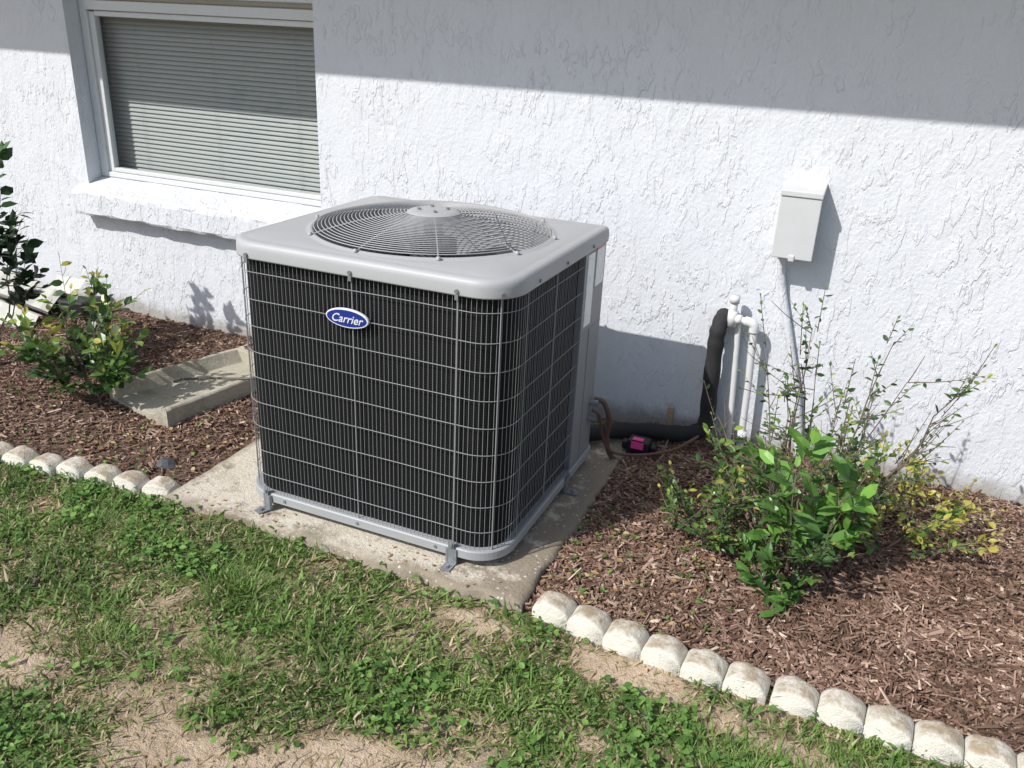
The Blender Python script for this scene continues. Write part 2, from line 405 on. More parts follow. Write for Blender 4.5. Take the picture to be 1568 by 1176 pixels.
m.tube(smooth_path([(.93,.79,.22),(.955,.80,.2),(.965,.84,.1),(1.0,.87,.03),(1.1,.92,.02),(1.2,1.0,.03),(1.27,1.1,.06)]),.006,8)
m.obj('copper_tube',M_hose,ls,smooth=True)
m=MB();m.box((1.03,.955,-.01),(1.115,1.01,.055));m.box((1.005,.965,.005),(1.03,1.0,.04));m.box((1.115,.965,.005),(1.14,1.0,.04));m.obj('filter_clamp',M_black,ls,bevel=.008)
m=MB();m.box((1.046,.9522,.022),(1.094,.9548,.050));m.box((1.048,.957,.0555),(1.090,.982,.0577));m.obj('tag',M_pink,ls)
m=MB();m.box((1.115,YW-.06,-.05),(1.14,YW-.04,.105));m.obj('wood_stake',simple('stake_wood',(.4,.3,.18),.8),None,bevel=.003)

# ------------------------------------------------------------------ pad
m=MB()
nx,ny=110,100
xs=np.linspace(PX0,PX1,nx);ys=np.linspace(PY0,PY1,ny)
P=[]
for j,yy in enumerate(ys):
    for i,xx in enumerate(xs):
        ed=min(i,nx-1-i,j,ny-1-j)
        x_,y_=xx,yy
        z_=(fbm(xx,yy,6,5)-.5)*.006+(fbm(xx,yy,30,6)-.5)*.003
        if ed==0:z_-=.009
        if ed==1:z_-=.002
        jx=(fbm(xx,yy,11,8)-.5)*.05
        if i in(0,nx-1):x_+=jx*.6
        if j in(0,ny-1):y_+=jx
        P.append((x_,y_,z_))
F=[(j*nx+i,j*nx+i+1,(j+1)*nx+i+1,(j+1)*nx+i) for j in range(ny-1) for i in range(nx-1)]
bd=[i for i in range(nx)]+[j*nx+nx-1 for j in range(1,ny)]+[(ny-1)*nx+i for i in range(nx-2,-1,-1)]+[j*nx for j in range(ny-2,0,-1)]
base=len(P)
for k in bd:
    p=P[k];P.append((p[0],p[1],-.1))
nb=len(bd)
for k in range(nb):
    k2=(k+1)%nb;F.append((bd[k2],bd[k],base+k,base+k2))
m.add(P,F);m.obj('concrete_pad',M_pad,None,smooth=True)

# ------------------------------------------------------------------ AC unit
ac=empty('air_conditioner_condenser')
def rrect(x0,x1,y0,y1,rad,cs=14):
    fl,frr,br,bl=rad;pts=[]
    def arc(cx,cy,r,a0):
        for k in range(cs+1):
            a=a0+math.pi/2*k/cs;pts.append((cx+r*math.cos(a),cy+r*math.sin(a)))
    def line(a,b,n=24):
        for k in range(1,n):
            t=k/n;pts.append((a[0]*(1-t)+b[0]*t,a[1]*(1-t)+b[1]*t))
    arc(x0+fl,y0+fl,fl,math.pi);line((x0+fl,y0),(x1-frr,y0))
    arc(x1-frr,y0+frr,frr,1.5*math.pi);line((x1,y0+frr),(x1,y1-br))
    arc(x1-br,y1-br,br,0);line((x1-br,y1),(x0+bl,y1))
    arc(x0+bl,y1-bl,bl,.5*math.pi);line((x0,y1-bl),(x0,y0+fl))
    return np.array(pts)
def loft(rings):
    n=len(rings[0]);V=np.concatenate(rings);F=[]
    for i in range(len(rings)-1):
        for k in range(n):
            k2=(k+1)%n;F.append((i*n+k,i*n+k2,(i+1)*n+k2,(i+1)*n+k))
    return V,F
RF,RB=.115,.02
def ring(inset,z,rf=RF,rb=RB):
    p=rrect(-.006+inset,W_+.006-inset,-.006+inset,D_+.006-inset,(max(rf-inset,.004),max(rf-inset,.004),max(rb-inset,.004),max(.06-inset,.004)))
    return np.column_stack([p,np.full(len(p),z)])
FC=np.array([.465,.435]);FR=.372
base_ring=ring(0,0)
ang=np.arctan2(base_ring[:,1]-FC[1],base_ring[:,0]-FC[0])
def circ(r,z):return np.column_stack([FC[0]+r*np.cos(ang),FC[1]+r*np.sin(ang),np.full(len(ang),z)])
V,F=loft([ring(.004,H_-.050),ring(0,H_-.050),ring(0,H_-.046),ring(0,H_-.022),ring(.002,H_-.012),ring(.007,H_-.004),ring(.016,H_-.0005),ring(.03,H_),ring(.036,H_+.0005),ring(.042,H_+.003),
          circ(FR+.024,H_+.003),circ(FR+.016,H_+.004),circ(FR+.010,H_+.0075),circ(FR+.004,H_+.009),circ(FR-.002,H_+.006),circ(FR-.006,H_-.004),circ(FR-.010,H_-.03),circ(FR-.012,H_-.17)])
m=MB();m.add(V,F);m.obj('top_cover',M_lid,ac,smooth=True)
m=MB();a=np.linspace(0,2*np.pi,64,endpoint=False)
m.add([(FC[0]+.38*math.cos(t),FC[1]+.38*math.sin(t),H_-.30) for t in a],[tuple(range(64))])
m.obj('fan_well',M_black,ac)
m=MB()
m.tube([(FC[0],FC[1],H_-.16),(FC[0],FC[1],H_-.03)],.075,24,cap=True)
m.tube([(FC[0],FC[1],H_-.03),(FC[0],FC[1],H_+.03)],.03,16,cap=True)
for k in range(3):
    a0=k*2*math.pi/3+.4;V=[];F=[];nr,na=6,6
    for i in range(nr):
        rr=.07+i*(.345-.07)/(nr-1)
        for j in range(na):
            aa=a0+(j/(na-1)-.5)*(1.5-.5*i/(nr-1))+.3*i/(nr-1)
            V.append((FC[0]+rr*math.cos(aa),FC[1]+rr*math.sin(aa),H_-.14+.09*(j/(na-1)-.5)))
    for i in range(nr-1):
        for j in range(na-1):F.append((i*na+j,i*na+j+1,(i+1)*na+j+1,(i+1)*na+j))
    m.add(V,F)
m.obj('fan',simple('fan_dark_metal',(.07,.07,.075),.5),ac,smooth=False)
m=MB();HUB=.082
def dome(r):
    t=(r/FR);return H_+.014+.046*(1-t**2.4)
nr=25
for i in range(nr):
    r0=HUB+.008+(FR-.004-HUB-.008)*i/(nr-1)
    a=np.linspace(0,2*np.pi,96,endpoint=False)
    m.tube(np.column_stack([FC[0]+r0*np.cos(a),FC[1]+r0*np.sin(a),np.full(96,dome(r0))]),.0016,5,closed=True)
for k in range(10):
    a=k*2*math.pi/10+.22
    rs=np.linspace(HUB-.01,FR+.012,14)
    P=np.array([(FC[0]+q*math.cos(a),FC[1]+q*math.sin(a),dome(min(q,FR))-.003) for q in rs]);P[-1,2]-=.004
    m.tube(P,.0024,6)
    m.tube([(FC[0]+(FR+.016)*math.cos(a),FC[1]+(FR+.016)*math.sin(a),H_+.001),(FC[0]+(FR+.016)*math.cos(a),FC[1]+(FR+.016)*math.sin(a),H_+.014)],.006,8,cap=True)
m.obj('fan_guard',M_gwire,ac,smooth=True)
m=MB();prof=[(0,.0645),(.055,.064),(.075,.061),(.083,.057),(.088,.052),(.087,.049),(.07,.048)]
a=np.linspace(0,2*np.pi,48,endpoint=False);rings=[np.column_stack([FC[0]+max(q,.001)*np.cos(a),FC[1]+max(q,.001)*np.sin(a),np.full(48,H_+zz)]) for q,zz in prof]
V,F=loft(rings);m.add(V,F)
m.obj('hub_cap',M_lid,ac,smooth=True)
m=MB()
for k in range(4):
    t=k*math.pi/2+.6;m.tube([(FC[0]+.045*math.cos(t),FC[1]+.045*math.sin(t),H_+.062),(FC[0]+.045*math.cos(t),FC[1]+.045*math.sin(t),H_+.070)],.006,8,cap=True)
m.obj('hub_bolts',M_zinc,ac)
ZB=.028
V,F=loft([ring(.04,ZB),ring(.002,ZB),ring(-.001,ZB+.003),ring(-.001,ZB+.028),ring(.002,ZB+.032),ring(.03,ZB+.032)])
m=MB();m.add(V,F);m.obj('base_pan',M_panel,ac,smooth=False)
V,F=loft([ring(.026,ZB+.02),ring(.026,H_-.045)]);m=MB();m.add(V,F);m.obj('coil',M_fins,ac,smooth=True)
x0,x1,y0,y1=.004,W_-.004,.004,D_-.004;r=RF-.008
pa=[]
for t in np.linspace(0,1,30):pa.append((x0,(y1-.05)*(1-t)+(y0+r)*t))
for k in range(1,17):
    a=math.pi+math.pi/2*k/16;pa.append((x0+r+r*math.cos(a),y0+r+r*math.sin(a)))
for t in np.linspace(0,1,30)[1:]:pa.append(((x0+r)*(1-t)+(x1-r)*t,y0))
for k in range(1,17):
    a=1.5*math.pi+math.pi/2*k/16;pa.append((x1-r+r*math.cos(a),y0+r+r*math.sin(a)))
for t in np.linspace(0,1,24)[1:]:pa.append((x1,(y0+r)*(1-t)+.615*t))
pa=np.array(pa);d=np.concatenate([[0],np.cumsum(np.linalg.norm(np.diff(pa,axis=0),axis=1))]);LT=d[-1]
def at(s):return np.array([np.interp(s,d,pa[:,0]),np.interp(s,d,pa[:,1])])
m=MB();zl,zh=ZB+.03,H_-.045
nw=int(LT/.0142)
for i in range(nw+1):
    p=at(LT*i/nw)+rng.normal(0,.0004,2)
    m.tube([(p[0],p[1],zl),(p[0],p[1],zh)],.00095,4)
for tx in (.445,.775):m.tube([(tx,y0-.002,zl),(tx,y0-.002,zh)],.0021,6)
for ty in (.14,.36):m.tube([(x1+.002,ty,zl),(x1+.002,ty,zh)],.0021,6)
a=math.pi*1.75
m.tube([(x1-r+(r+.002)*math.cos(a),y0+r+(r+.002)*math.sin(a),zl),(x1-r+(r+.002)*math.cos(a),y0+r+(r+.002)*math.sin(a),zh)],.0021,6)
tang=np.gradient(pa,axis=0);tang/=np.linalg.norm(tang,axis=1)[:,None]
nrm=np.column_stack([tang[:,1],-tang[:,0]])
for k in range(1,10):
    z=zl+(zh-zl)*(k-.25)/9.3
    P=np.column_stack([pa,z+.0006*np.sin(np.arange(len(pa))*.37+k)])
    P[:,:2]+=nrm*.0016
    m.tube(P,.0013,5)
m.obj('wire_grille',M_wire,ac,smooth=True)
m=MB()
m.box((W_-.16,.618,ZB+.034),(W_-.001,D_-.004,H_-.047))
m.obj('service_panel',M_side,ac,bevel=.006)
m=MB();m.box((W_-.02,.606,ZB+.034),(W_+.0015,.626,H_-.047));m.box((W_-.0015,.70,ZB+.036),(W_+.0015,.704,.56))
m.box((W_-.002,.627,.555),(W_+.001,D_-.01,.559));m.box((.05,D_-.012,ZB+.034),(W_-.16,D_-.006,H_-.047))
m.obj('panel_trim',M_side,ac,bevel=.001)
boxo('rating_label',(W_-.001,.632,.58),(W_+.0022,.698,.825),M_label,ac,0)
boxo('warning_label',(W_-.001,.72,.70),(W_+.0022,.80,.825),M_label,ac,0)
boxo('warning_strip',(W_-.0008,.72,.8255),(W_+.0023,.80,.836),simple('label_red',(.60,.12,.1),.4),ac,0)
m=MB();m.tube([(W_-.01,.79,.25),(W_+.03,.79,.25)],.012,10,cap=True);m.tube([(W_-.01,.78,.19),(W_+.03,.78,.19)],.009,10,cap=True);m.obj('service_valves',M_zinc,ac)
m=MB()
for x in (.09,.445,.775):
    m.tube([(x,-.004,H_-.038),(x,-.011,H_-.038)],.006,8,cap=True)
    m.box((x-.005,-.009,H_-.062),(x+.005,-.002,H_-.046))
for (x,y_) in ((.055,.02),):m.tube([(x,y_,H_-.036),(x-.004,y_-.008,H_-.036)],.005,8,cap=True)
for y_ in (.2,.42,.66):m.tube([(W_+.004,y_,H_-.036),(W_+.011,y_,H_-.036)],.005,8,cap=True)
a=math.pi*1.75;cx,cy=x1-r,y0+r
m.tube([(cx+(r+.006)*math.cos(a),cy+(r+.006)*math.sin(a),H_-.038),(cx+(r+.014)*math.cos(a),cy+(r+.014)*math.sin(a),H_-.038)],.006,8,cap=True)
for x in (.17,.445,.72):m.tube([(x,-.004,ZB+.018),(x,-.011,ZB+.018)],.0045,8,cap=True)
m.obj('screws',M_zinc,ac)
m=MB()
def foot(x,y_,ang):
    M=Matrix.Translation((x,y_,0))@Matrix.Rotation(ang,4,'Z')
    m.box((-.010,-.012,.003),(.010,-.009,.085),M=M)
    m.box((-.018,-.0125,.003),(-.010,-.003,.055),M=M);m.box((.010,-.0125,.003),(.018,-.003,.055),M=M)
    m.box((-.016,-.052,.0025),(.016,-.012,.0065),M=M)
    P=[M@Vector(p) for p in ((0,-.036,.004),(0,-.036,.015))];m.tube(P,.008,6,cap=True)
    P=[M@Vector(p) for p in ((0,-.010,.07),(0,-.018,.07))];m.tube(P,.007,8,cap=True)
foot(.105,.0,-.35);foot(.775,0,0);foot(W_+.001,.56,math.pi/2)
m.obj('hold_down_brackets',M_zinc,ac,bevel=.0008)
m=MB();a=np.linspace(0,2*np.pi,48,endpoint=False)
def ell(rx,rz,y):return np.column_stack([.432+rx*np.cos(a),np.full(48,y),.713+rz*np.sin(a)])
V,F=loft([ell(.071,.0285,-.001),ell(.071,.0285,-.007),ell(.069,.0265,-.009),ell(.0665,.0243,-.009)]);m.add(V,F);m.obj('badge_rim',M_badgew,ac,smooth=False)
m=MB();e_=ell(.0665,.0243,-.0088);m.add(e_,[tuple(range(48))]);m.obj('badge_face',M_blue,ac)
cu=bpy.data.curves.new('badge_text','FONT');cu.body='Carrier';cu.size=.034;cu.shear=.35;cu.align_x='CENTER';cu.align_y='CENTER';cu.extrude=.0006;cu.offset=.0002
to=bpy.data.objects.new('tmp',cu);scene.collection.objects.link(to);bpy.context.view_layer.update()
me=bpy.data.meshes.new_from_object(to.evaluated_get(bpy.context.evaluated_depsgraph_get()));bpy.data.objects.remove(to)
me.materials.clear();me.materials.append(M_badgew)
tb=bpy.data.objects.new('badge_text',me);link(tb,ac);tb.rotation_euler=(math.pi/2,0,0);tb.location=(.431,-.0098,.711)

# ------------------------------------------------------------------ ground
dips=[(-.02,-.84,.10,.05),(.60,-.90,.14,.065),(.80,-.79,.12,.05),(1.02,-.69,.10,.035),(1.36,-.45,.06,.04),(1.50,-.19,.13,.05),(1.30,-.20,.06,.025),(2.1,-.30,.12,.05),(.25,-.27,.08,.02),(.95,-.17,.08,.02),(1.75,-.26,.12,.03)]
def gd(x,y):
    v=.73+2.0*(fbm(x,y,7,41,4)-.46)
    for (a,b_,sx,sy) in dips:v=v-1.0*np.exp(-((x-a)**2/(2*sx**2)+(y-b_)**2/(2*sy**2)))
    return np.clip(v,.05,1)
def axis(lo,hi,step,far):
    c=list(np.arange(lo,hi+1e-6,step));s=step;v=lo;pre=[]
    while v>-far:s*=1.6;v-=s;pre.append(v)
    s=step;v=hi;post=[]
    while v<far:s*=1.6;v+=s;post.append(v)
    return np.array(pre[::-1]+c+post)
def gh(x,y):
    return GZ+(fbm(x,y,3,11)-.5)*.03-.004
gx=axis(-3.2,3.6,.025,400);gy=axis(-2.2,1.35,.025,400)
XX,YY=np.meshgrid(gx,gy)
ZZ=gh(XX,YY)+(fbm(XX,YY,22,15)-.5)*.008
ins=(XX>PX0+.03)&(XX<PX1-.03)&(YY>PY0+.035)&(YY<PY1)
ZZ=np.where(ins,-.06,ZZ);ZZ=np.where(YY>YW+.3,-.12,ZZ)
m=MB();m.grid(XX,YY,ZZ,gd(XX,YY));m.obj('ground',M_soil,None,smooth=True)
EDY=-.075
def mh(x,y):
    return GZ+.008+(fbm(x,y,4,21)-.5)*.03+.012*np.clip((y-EDY)/.3,0,1)
m=MB()
for (a0,a1) in ((-5.,PX0+.005),(PX1-.005,6.)):
    gx=np.linspace(a0,a1,int((a1-a0)/.025));gy=np.linspace(EDY,YW+.02,56)
    XX,YY=np.meshgrid(gx,gy);m.grid(XX,YY,mh(XX,YY)+(fbm(XX,YY,25,31)-.5)*.01)
bed=m.obj('mulch_bed',M_msoil,None,smooth=True)
def rotmats(yaw,pitch,roll):
    cy,sy=np.cos(yaw),np.sin(yaw);cp,sp=np.cos(pitch),np.sin(pitch);cr,sr=np.cos(roll),np.sin(roll)
    Rz=np.zeros((len(yaw),3,3));Rz[:,0,0]=cy;Rz[:,0,1]=-sy;Rz[:,1,0]=sy;Rz[:,1,1]=cy;Rz[:,2,2]=1
    Ry=np.zeros_like(Rz);Ry[:,0,0]=cp;Ry[:,0,2]=-sp;Ry[:,2,0]=sp;Ry[:,2,2]=cp;Ry[:,1,1]=1
    Rx=np.zeros_like(Rz);Rx[:,0,0]=1;Rx[:,1,1]=cr;Rx[:,1,2]=-sr;Rx[:,2,1]=sr;Rx[:,2,2]=cr
    return Rz@Ry@Rx
SPM=Matrix.Translation((-.83,.355,GZ+.012))@Matrix.Rotation(-.22,4,'Z')
def in_splash(x,y):
    c,s=math.cos(.22),math.sin(.22);dx=x+.83;dy=y-.355
    u=c*dx-s*dy;v=s*dx+c*dy
    return (np.abs(u)<.2)&(v>0.0)&(v<.62)
def chips(n,xr,yr,m,ls=(.008,.034),dens=None,wr=(.0025,.0085)):
    x=rng.uniform(*xr,n);y=rng.uniform(*yr,n)
    k=~in_splash(x,y)
    if dens is not None:k&=rng.random(n)<dens(x,y)
    x=x[k];y=y[k];n=len(x)
    L=rng.uniform(ls[0],ls[1],n)*rng.choice([1,1,1,1.5],n);Wd=rng.uniform(*wr,n);T=rng.uniform(.001,.004,n)
    R=rotmats(rng.uniform(0,2*np.pi,n),rng.normal(0,.25,n),rng.normal(0,.38,n))
    t=np.array([(-.5,-.35,-.5),(.5,-.2,-.5),(.45,.4,-.5),(-.5,.5,-.5),(-.5,-.5,.5),(.5,-.25,.5),(.5,.2,.5),(-.42,.5,.5)])
    V=t[None]*np.stack([L,Wd,T],1)[:,None,:]
    V+=rng.normal(0,.0006,V.shape)
    V=np.einsum('nij,nkj->nki',R,V)+np.stack([x,y,mh(x,y)+rng.uniform(.0,.012,n)],1)[:,None,:]
    rr=np.clip(rng.beta(2.2,2.6,n)+rng.choice([0,.3],n,p=[.92,.08])+.5*(fbm(x,y,6,81)-.5),0,1)
    m.inst(V,[(0,3,2,1),(4,5,6,7),(0,1,5,4),(1,2,6,5),(2,3,7,6),(3,0,4,7)],rr)
m=MB()
chips(40000,(PX1+.005,3.0),(EDY,YW-.005),m)
chips(5000,(3.0,4.5),(EDY,YW-.005),m)
chips(19000,(-2.7,PX0-.005),(EDY+.01,YW-.005),m,dens=lambda x,y:np.clip(1.1-.75*np.exp(-((x+.45)**2/.05+(y-.08)**2/.04)),0.1,1))
chips(2200,(1.05,3.),(-.03,1.2),m,ls=(.03,.07),wr=(.003,.012))
chips(900,(-2.3,-.3),(.0,1.2),m,ls=(.03,.06),wr=(.003,.01))
ch=m.obj('chips',M_chip,bed)
leafT=np.array([(0,0,0),(-.2,.3,.05),(0,.33,0),(.2,.3,.05),(-.19,.65,.05),(0,.67,.01),(.19,.65,.05),(0,1,-.06)])
leafF=[(0,2,1),(0,3,2),(1,2,5,4),(2,3,6,5),(4,5,7),(5,6,7)]
def leaves(m,P,Dr,Nn,L,rn,wid=1.,mat=0):
    Dr=Dr/np.linalg.norm(Dr,axis=1)[:,None]
    S=np.cross(Dr,Nn);S/=np.linalg.norm(S,axis=1)[:,None]+1e-9
    U=np.cross(S,Dr)
    wid=np.broadcast_to(wid,(len(P),))
    V=(leafT[None,:,0:1]*S[:,None,:]*wid[:,None,None]+leafT[None,:,1:2]*Dr[:,None,:]+leafT[None,:,2:3]*U[:,None,:])*L[:,None,None]+P[:,None,:]
    m.inst(V,leafF,rn,mat)
def rdir(n,zs=.3):
    v=rng.normal(0,1,(n,3));v[:,2]*=zs;return v/np.linalg.norm(v,axis=1)[:,None]
m=MB()
for (xr,yr,n) in (((1.1,2.9),(0,1.2),110),((-1.9,-.3),(-.02,1.1),170),((-.8,-.28),(-.02,.4),110),((1.05,1.5),(.0,.55),150)):
    x=rng.uniform(*xr,n);y=rng.uniform(*yr,n)
    P=np.stack([x,y,mh(x,y)+.012],1)
    nn=rdir(n,.2);nn[:,2]+=2
    leaves(m,P,rdir(n,.15),nn,rng.uniform(.010,.026,n),rng.random(n),rng.uniform(.9,1.8,n))
n=60;x=rng.uniform(-.2,1.,n);y=rng.uniform(PY0+.01,.0,n);nn=rdir(n,.2);nn[:,2]+=3
leaves(m,np.stack([x,y,np.full(n,.004)],1),rdir(n,.1),nn,rng.uniform(.006,.016,n),rng.random(n),1.2)
m.obj('dry_leaves',M_litter,bed)
m=MB();n=150;x=np.concatenate([rng.uniform(1.05,1.6,n//2),rng.uniform(-1.5,-.3,n-n//2)]);y=rng.uniform(-.03,.55,n)
k=~in_splash(x,y);x=x[k];y=y[k];n=len(x);P0=np.stack([x,y,mh(x,y)+.014],1)
for j in range(3):
    nn=rdir(n,.3);nn[:,2]+=1.6;Dd=rdir(n,.3);Dd[:,2]=np.abs(Dd[:,2])+.2
    leaves(m,P0,Dd,nn,rng.uniform(.008,.020,n),rng.random(n),1.3)
m.obj('bed_weeds',M_weed,bed)

# ------------------------------------------------------------------ lawn
def lawn_y(x):
    return np.where((x>PX0)&(x<PX1),PY0+.006+.03*(fbm(x,x*0,16,91)-.4),-.10)
def inview(x,y,mg=.22):
    return (y>-1.2-mg+.49*(x-.24))&(y>-1.09-mg-.8*(x-.24))
def mkblade(m,x,y,L,w,az,lean,curl,r_):
    n=len(x);dx=np.cos(az);dy=np.sin(az);tw=rng.uniform(-.5,.5,n);sx=-np.sin(az+tw);sy=np.cos(az+tw)
    V=np.zeros((n,7,3));z0=gh(x,y)-.004
    for li,(t,wf) in enumerate(((0,.7),(.35,1.),(.72,.75),(1,0))):
        h=L*(np.sin(lean)*t+curl*.4*t*t);v=np.maximum(L*(np.cos(lean)*t-curl*.38*t*t),.003+.004*t)
        cx=x+dx*h;cy=y+dy*h;cz=z0+v
        if li<3:
            V[:,li*2]=np.stack([cx-sx*w*wf,cy-sy*w*wf,cz],1);V[:,li*2+1]=np.stack([cx+sx*w*wf,cy+sy*w*wf,cz],1)
        else:V[:,6]=np.stack([cx,cy,cz],1)
    m.inst(V,[(0,1,3,2),(2,3,5,4),(4,5,6)],r_)
def blades(m,n,xr,yr,Lr=(.02,.06),flat=0.,tan=.2,power=1.,ws=1.,view=True):
    x=rng.uniform(*xr,n);y=rng.uniform(*yr,n)
    k=(rng.random(n)<gd(x,y)**power)&(y<lawn_y(x)+rng.normal(0,.007,n))
    k&=inview(x,y) if view else ~inview(x,y)
    x=x[k];y=y[k];n=len(x)
    L=rng.uniform(*Lr,n)*(.6+.7*fbm(x,y,7,51));w=rng.uniform(.0013,.0034,n)*ws
    az=rng.uniform(0,2*np.pi,n);lean=np.abs(rng.normal(.6+flat,.38,n));curl=rng.uniform(.2,1.2,n)
    hue=.05+.62*rng.random(n)+.7*(fbm(x,y,3.3,61)-.5)
    tn=rng.random(n)<tan*(1.5-gd(x,y))*(.4+1.2*fbm(x,y,5,66))
    r_=np.where(tn,rng.uniform(.82,1,n),np.clip(hue,0,.78))
    mkblade(m,x,y,L,w,az,lean,curl,r_)
m=MB()
blades(m,105000,(-1.7,2.7),(-1.4,-.07),(.016,.050),power=1.4)
blades(m,42000,(-1.7,2.7),(-1.4,-.07),(.015,.042),.75,1.7,.35)
blades(m,13000,(-1.7,2.7),(-1.4,-.07),(.04,.075),.2,.1,2.2,1.25)
blades(m,32000,(-3.6,3.6),(-2.6,-.1),ws=1.7,view=False)
for (a,b_,n,s) in ((.27,-.36,700,.07),(1.70,-.42,900,.10),(.45,-.62,400,.07),(1.95,-.34,700,.10),(-.35,-.30,300,.06),(.12,-.70,400,.08)):
    x=rng.normal(a,s,n);y=rng.normal(b_,s*.7,n);k=y<lawn_y(x)-.02;x=x[k];y=y[k];n=len(x);az=np.arctan2(y-b_,x-a)
    L=rng.uniform(.03,.060,n);lean=np.clip(np.hypot(x-a,y-b_)/s*.4+.2,0,1.2)
    mkblade(m,x,y,L,np.full(n,.001),az+rng.normal(0,.8,n),lean,rng.uniform(.1,.8,n),rng.uniform(.25,.75,n))
lawn=m.obj('grass_lawn',M_grass,None)
m=MB()
n=11000;x=rng.uniform(-1.6,2.5,n);y=rng.uniform(-1.2,-.08,n)
k=(rng.random(n)<np.clip((fbm(x,y,3.2,71)-.46)*5,0.03,1)*gd(x,y))&(y<lawn_y(x)-.01);x=x[k];y=y[k];n=len(x)
P0=np.stack([x,y,gh(x,y)+rng.uniform(.010,.030,n)],1)
for j in range(3):
    az=rng.uniform(0,2*np.pi,n);Dd=np.stack([np.cos(az),np.sin(az),rng.uniform(-.2,.4,n)],1)
    nn=rdir(n,.3);nn[:,2]+=2.2
    leaves(m,P0+rng.normal(0,.006,P0.shape),Dd,nn,rng.uniform(.010,.026,n),rng.random(n),rng.uniform(.9,2.,n))
m.obj('weeds',M_weed,lawn)
m=MB()
for k in range(90):
    a,b_=(rng.uniform(-.3,2.1),rng.uniform(-1.1,-.14));az=rng.uniform(0,6.28);L=rng.uniform(.03,.12)
    P=[(a+math.cos(az+.4*math.sin(t*3))*L*t,b_+math.sin(az+.4*math.sin(t*3))*L*t,float(gh(a,b_))+.008+.004*rng.random()) for t in np.linspace(0,1,6)]
    m.tube(P,.0013,4)
m.obj('dead_stems',M_bark,lawn)
m=MB();n=2600;x=rng.uniform(-.6,2.3,n);y=rng.uniform(-1.1,-.12,n);k=gd(x,y)<.4;x=x[k];y=y[k];n=len(x)
t=np.array([(1,0,0),(-1,0,0),(0,1,0),(0,-1,0),(0,0,.8),(0,0,-.6)],float)
V=t[None]*rng.uniform(.0012,.0045,n)[:,None,None]*(1+rng.normal(0,.25,(n,6,1)));V=np.einsum('nij,nkj->nki',rotmats(rng.uniform(0,6,n),rng.uniform(0,1,n),rng.uniform(0,1,n)),V)
V+=np.stack([x,y,gh(x,y)+.002],1)[:,None,:]
m.inst(V,[(0,2,4),(2,1,4),(1,3,4),(3,0,4),(2,0,5),(1,2,5),(3,1,5),(0,3,5)],rng.random(n));m.obj('sand_clods',M_litter,lawn)

# ------------------------------------------------------------------ scalloped edging
def edging(name,centres):
    m=MB()
    for (cx,cy,rz,w,hh) in centres:
        M=Matrix.Translation((cx,cy,0))@Matrix.Rotation(rz,4,'Z')
        R0=w/2;K=14;D2=[-.038,-.036,-.028,-.014,0.004,.018,.028,.032];INS=[.016,.007,.002,0,0,0,.004,.012]
        V=[];zb=-.09;base=hh-R0*.68
        for yy,ins_ in zip(D2,INS):
            V.append((-(R0-.0003),yy,zb))
            for k in range(K+1):
                a=math.pi-math.pi*k/K
                q=R0-.0003-ins_*math.sin(a)
                px=q*math.cos(a);pz=base+(q*.68)*max(0.,math.sin(a))**.9
                nz=(float(fbm((cx+px)*45,pz*45+yy*60,1,5))-.5)*.010
                V.append((px,yy+nz,pz+nz))
            V.append(((R0-.0003),yy,zb))
        n=K+3;F=[]
        for i in range(len(D2)-1):
            for k in range(n-1):F.append((i*n+k,i*n+k+1,(i+1)*n+k+1,(i+1)*n+k))
        F.append(tuple(range(n))[::-1]);F.append(tuple((len(D2)-1)*n+k for k in range(n)))
        m.add([M@Vector(v) for v in V],F,rng.random())
    return m.obj(name,M_edge,None,smooth=True)
cs=[]
for k in range(14):
    x=1.125+.1085*k+(.010 if k>=6 else 0)+(.010 if k>=12 else 0)
    cs.append((x,-.045-.055*min(1,(x-1.1)/.5)+rng.normal(0,.0015),-.06+rng.normal(0,.02),.1085,.024+rng.normal(0,.0025)))
edging('concrete_edging',cs)
cs=[]
for k in range(22):
    x=-.325-.115*k
    cs.append((x,-.035-.085*min(1,(-x-.3)/.6)+rng.normal(0,.004),.06+rng.normal(0,.07),.113,.018+rng.normal(0,.004)))
edging('concrete_edging.001',cs)

# ------------------------------------------------------------------ splash block
m=MB()
secs=[(0,.20),(.006,.203),(.02,.205),(.10,.2),(.20,.195),(.30,.19),(.40,.18),(.50,.175),(.58,.165),(.612,.16),(.62,.158)]
V=[]
for (yy,hw) in secs:
    hh=.085
    pr=[(-hw-.008,-.03),(-hw,hh-.006),(-hw+.008,hh),(-hw+.028,hh),(-hw+.042,hh-.025),(-hw+.06,.030),(0,.022),(hw-.06,.030),(hw-.042,hh-.025),(hw-.028,hh),(hw-.008,hh),(hw,hh-.006),(hw+.008,-.03)]
    if yy<.02:pr=[(a*.995,b_-.004 if b_>0 else b_) for a,b_ in pr]
    for (a,b_) in pr:
        j=(float(fbm(a*30,yy*30,1,9))-.5)*.012
        V.append(SPM@Vector((a+j,yy,b_+j)))
n=13;F=[]
for i in range(len(secs)-1):
    for k in range(n-1):F.append((i*n+k,i*n+k+1,(i+1)*n+k+1,(i+1)*n+k))
F.append(tuple(range(n)));F.append(tuple((len(secs)-1)*n+k for k in range(n))[::-1])
m.add(V,F)
m.box((-.145,.588,.0),(.145,.616,.086),M=SPM)
m.obj('concrete_splash_block',M_splash,None,bevel=.003)
m=MB()
P=[SPM@Vector((-.10+.33*t,.27+.14*t+.008*math.sin(t*5),.045+.055*t)) for t in np.linspace(0,1,10)]
m.tube(P,.0055,6,cap=True)
P=[SPM@Vector((-.10+.02*t,.27-.05*t,.045+.01*t)) for t in np.linspace(0,1,4)]
m.tube(P,.005,6,cap=True)
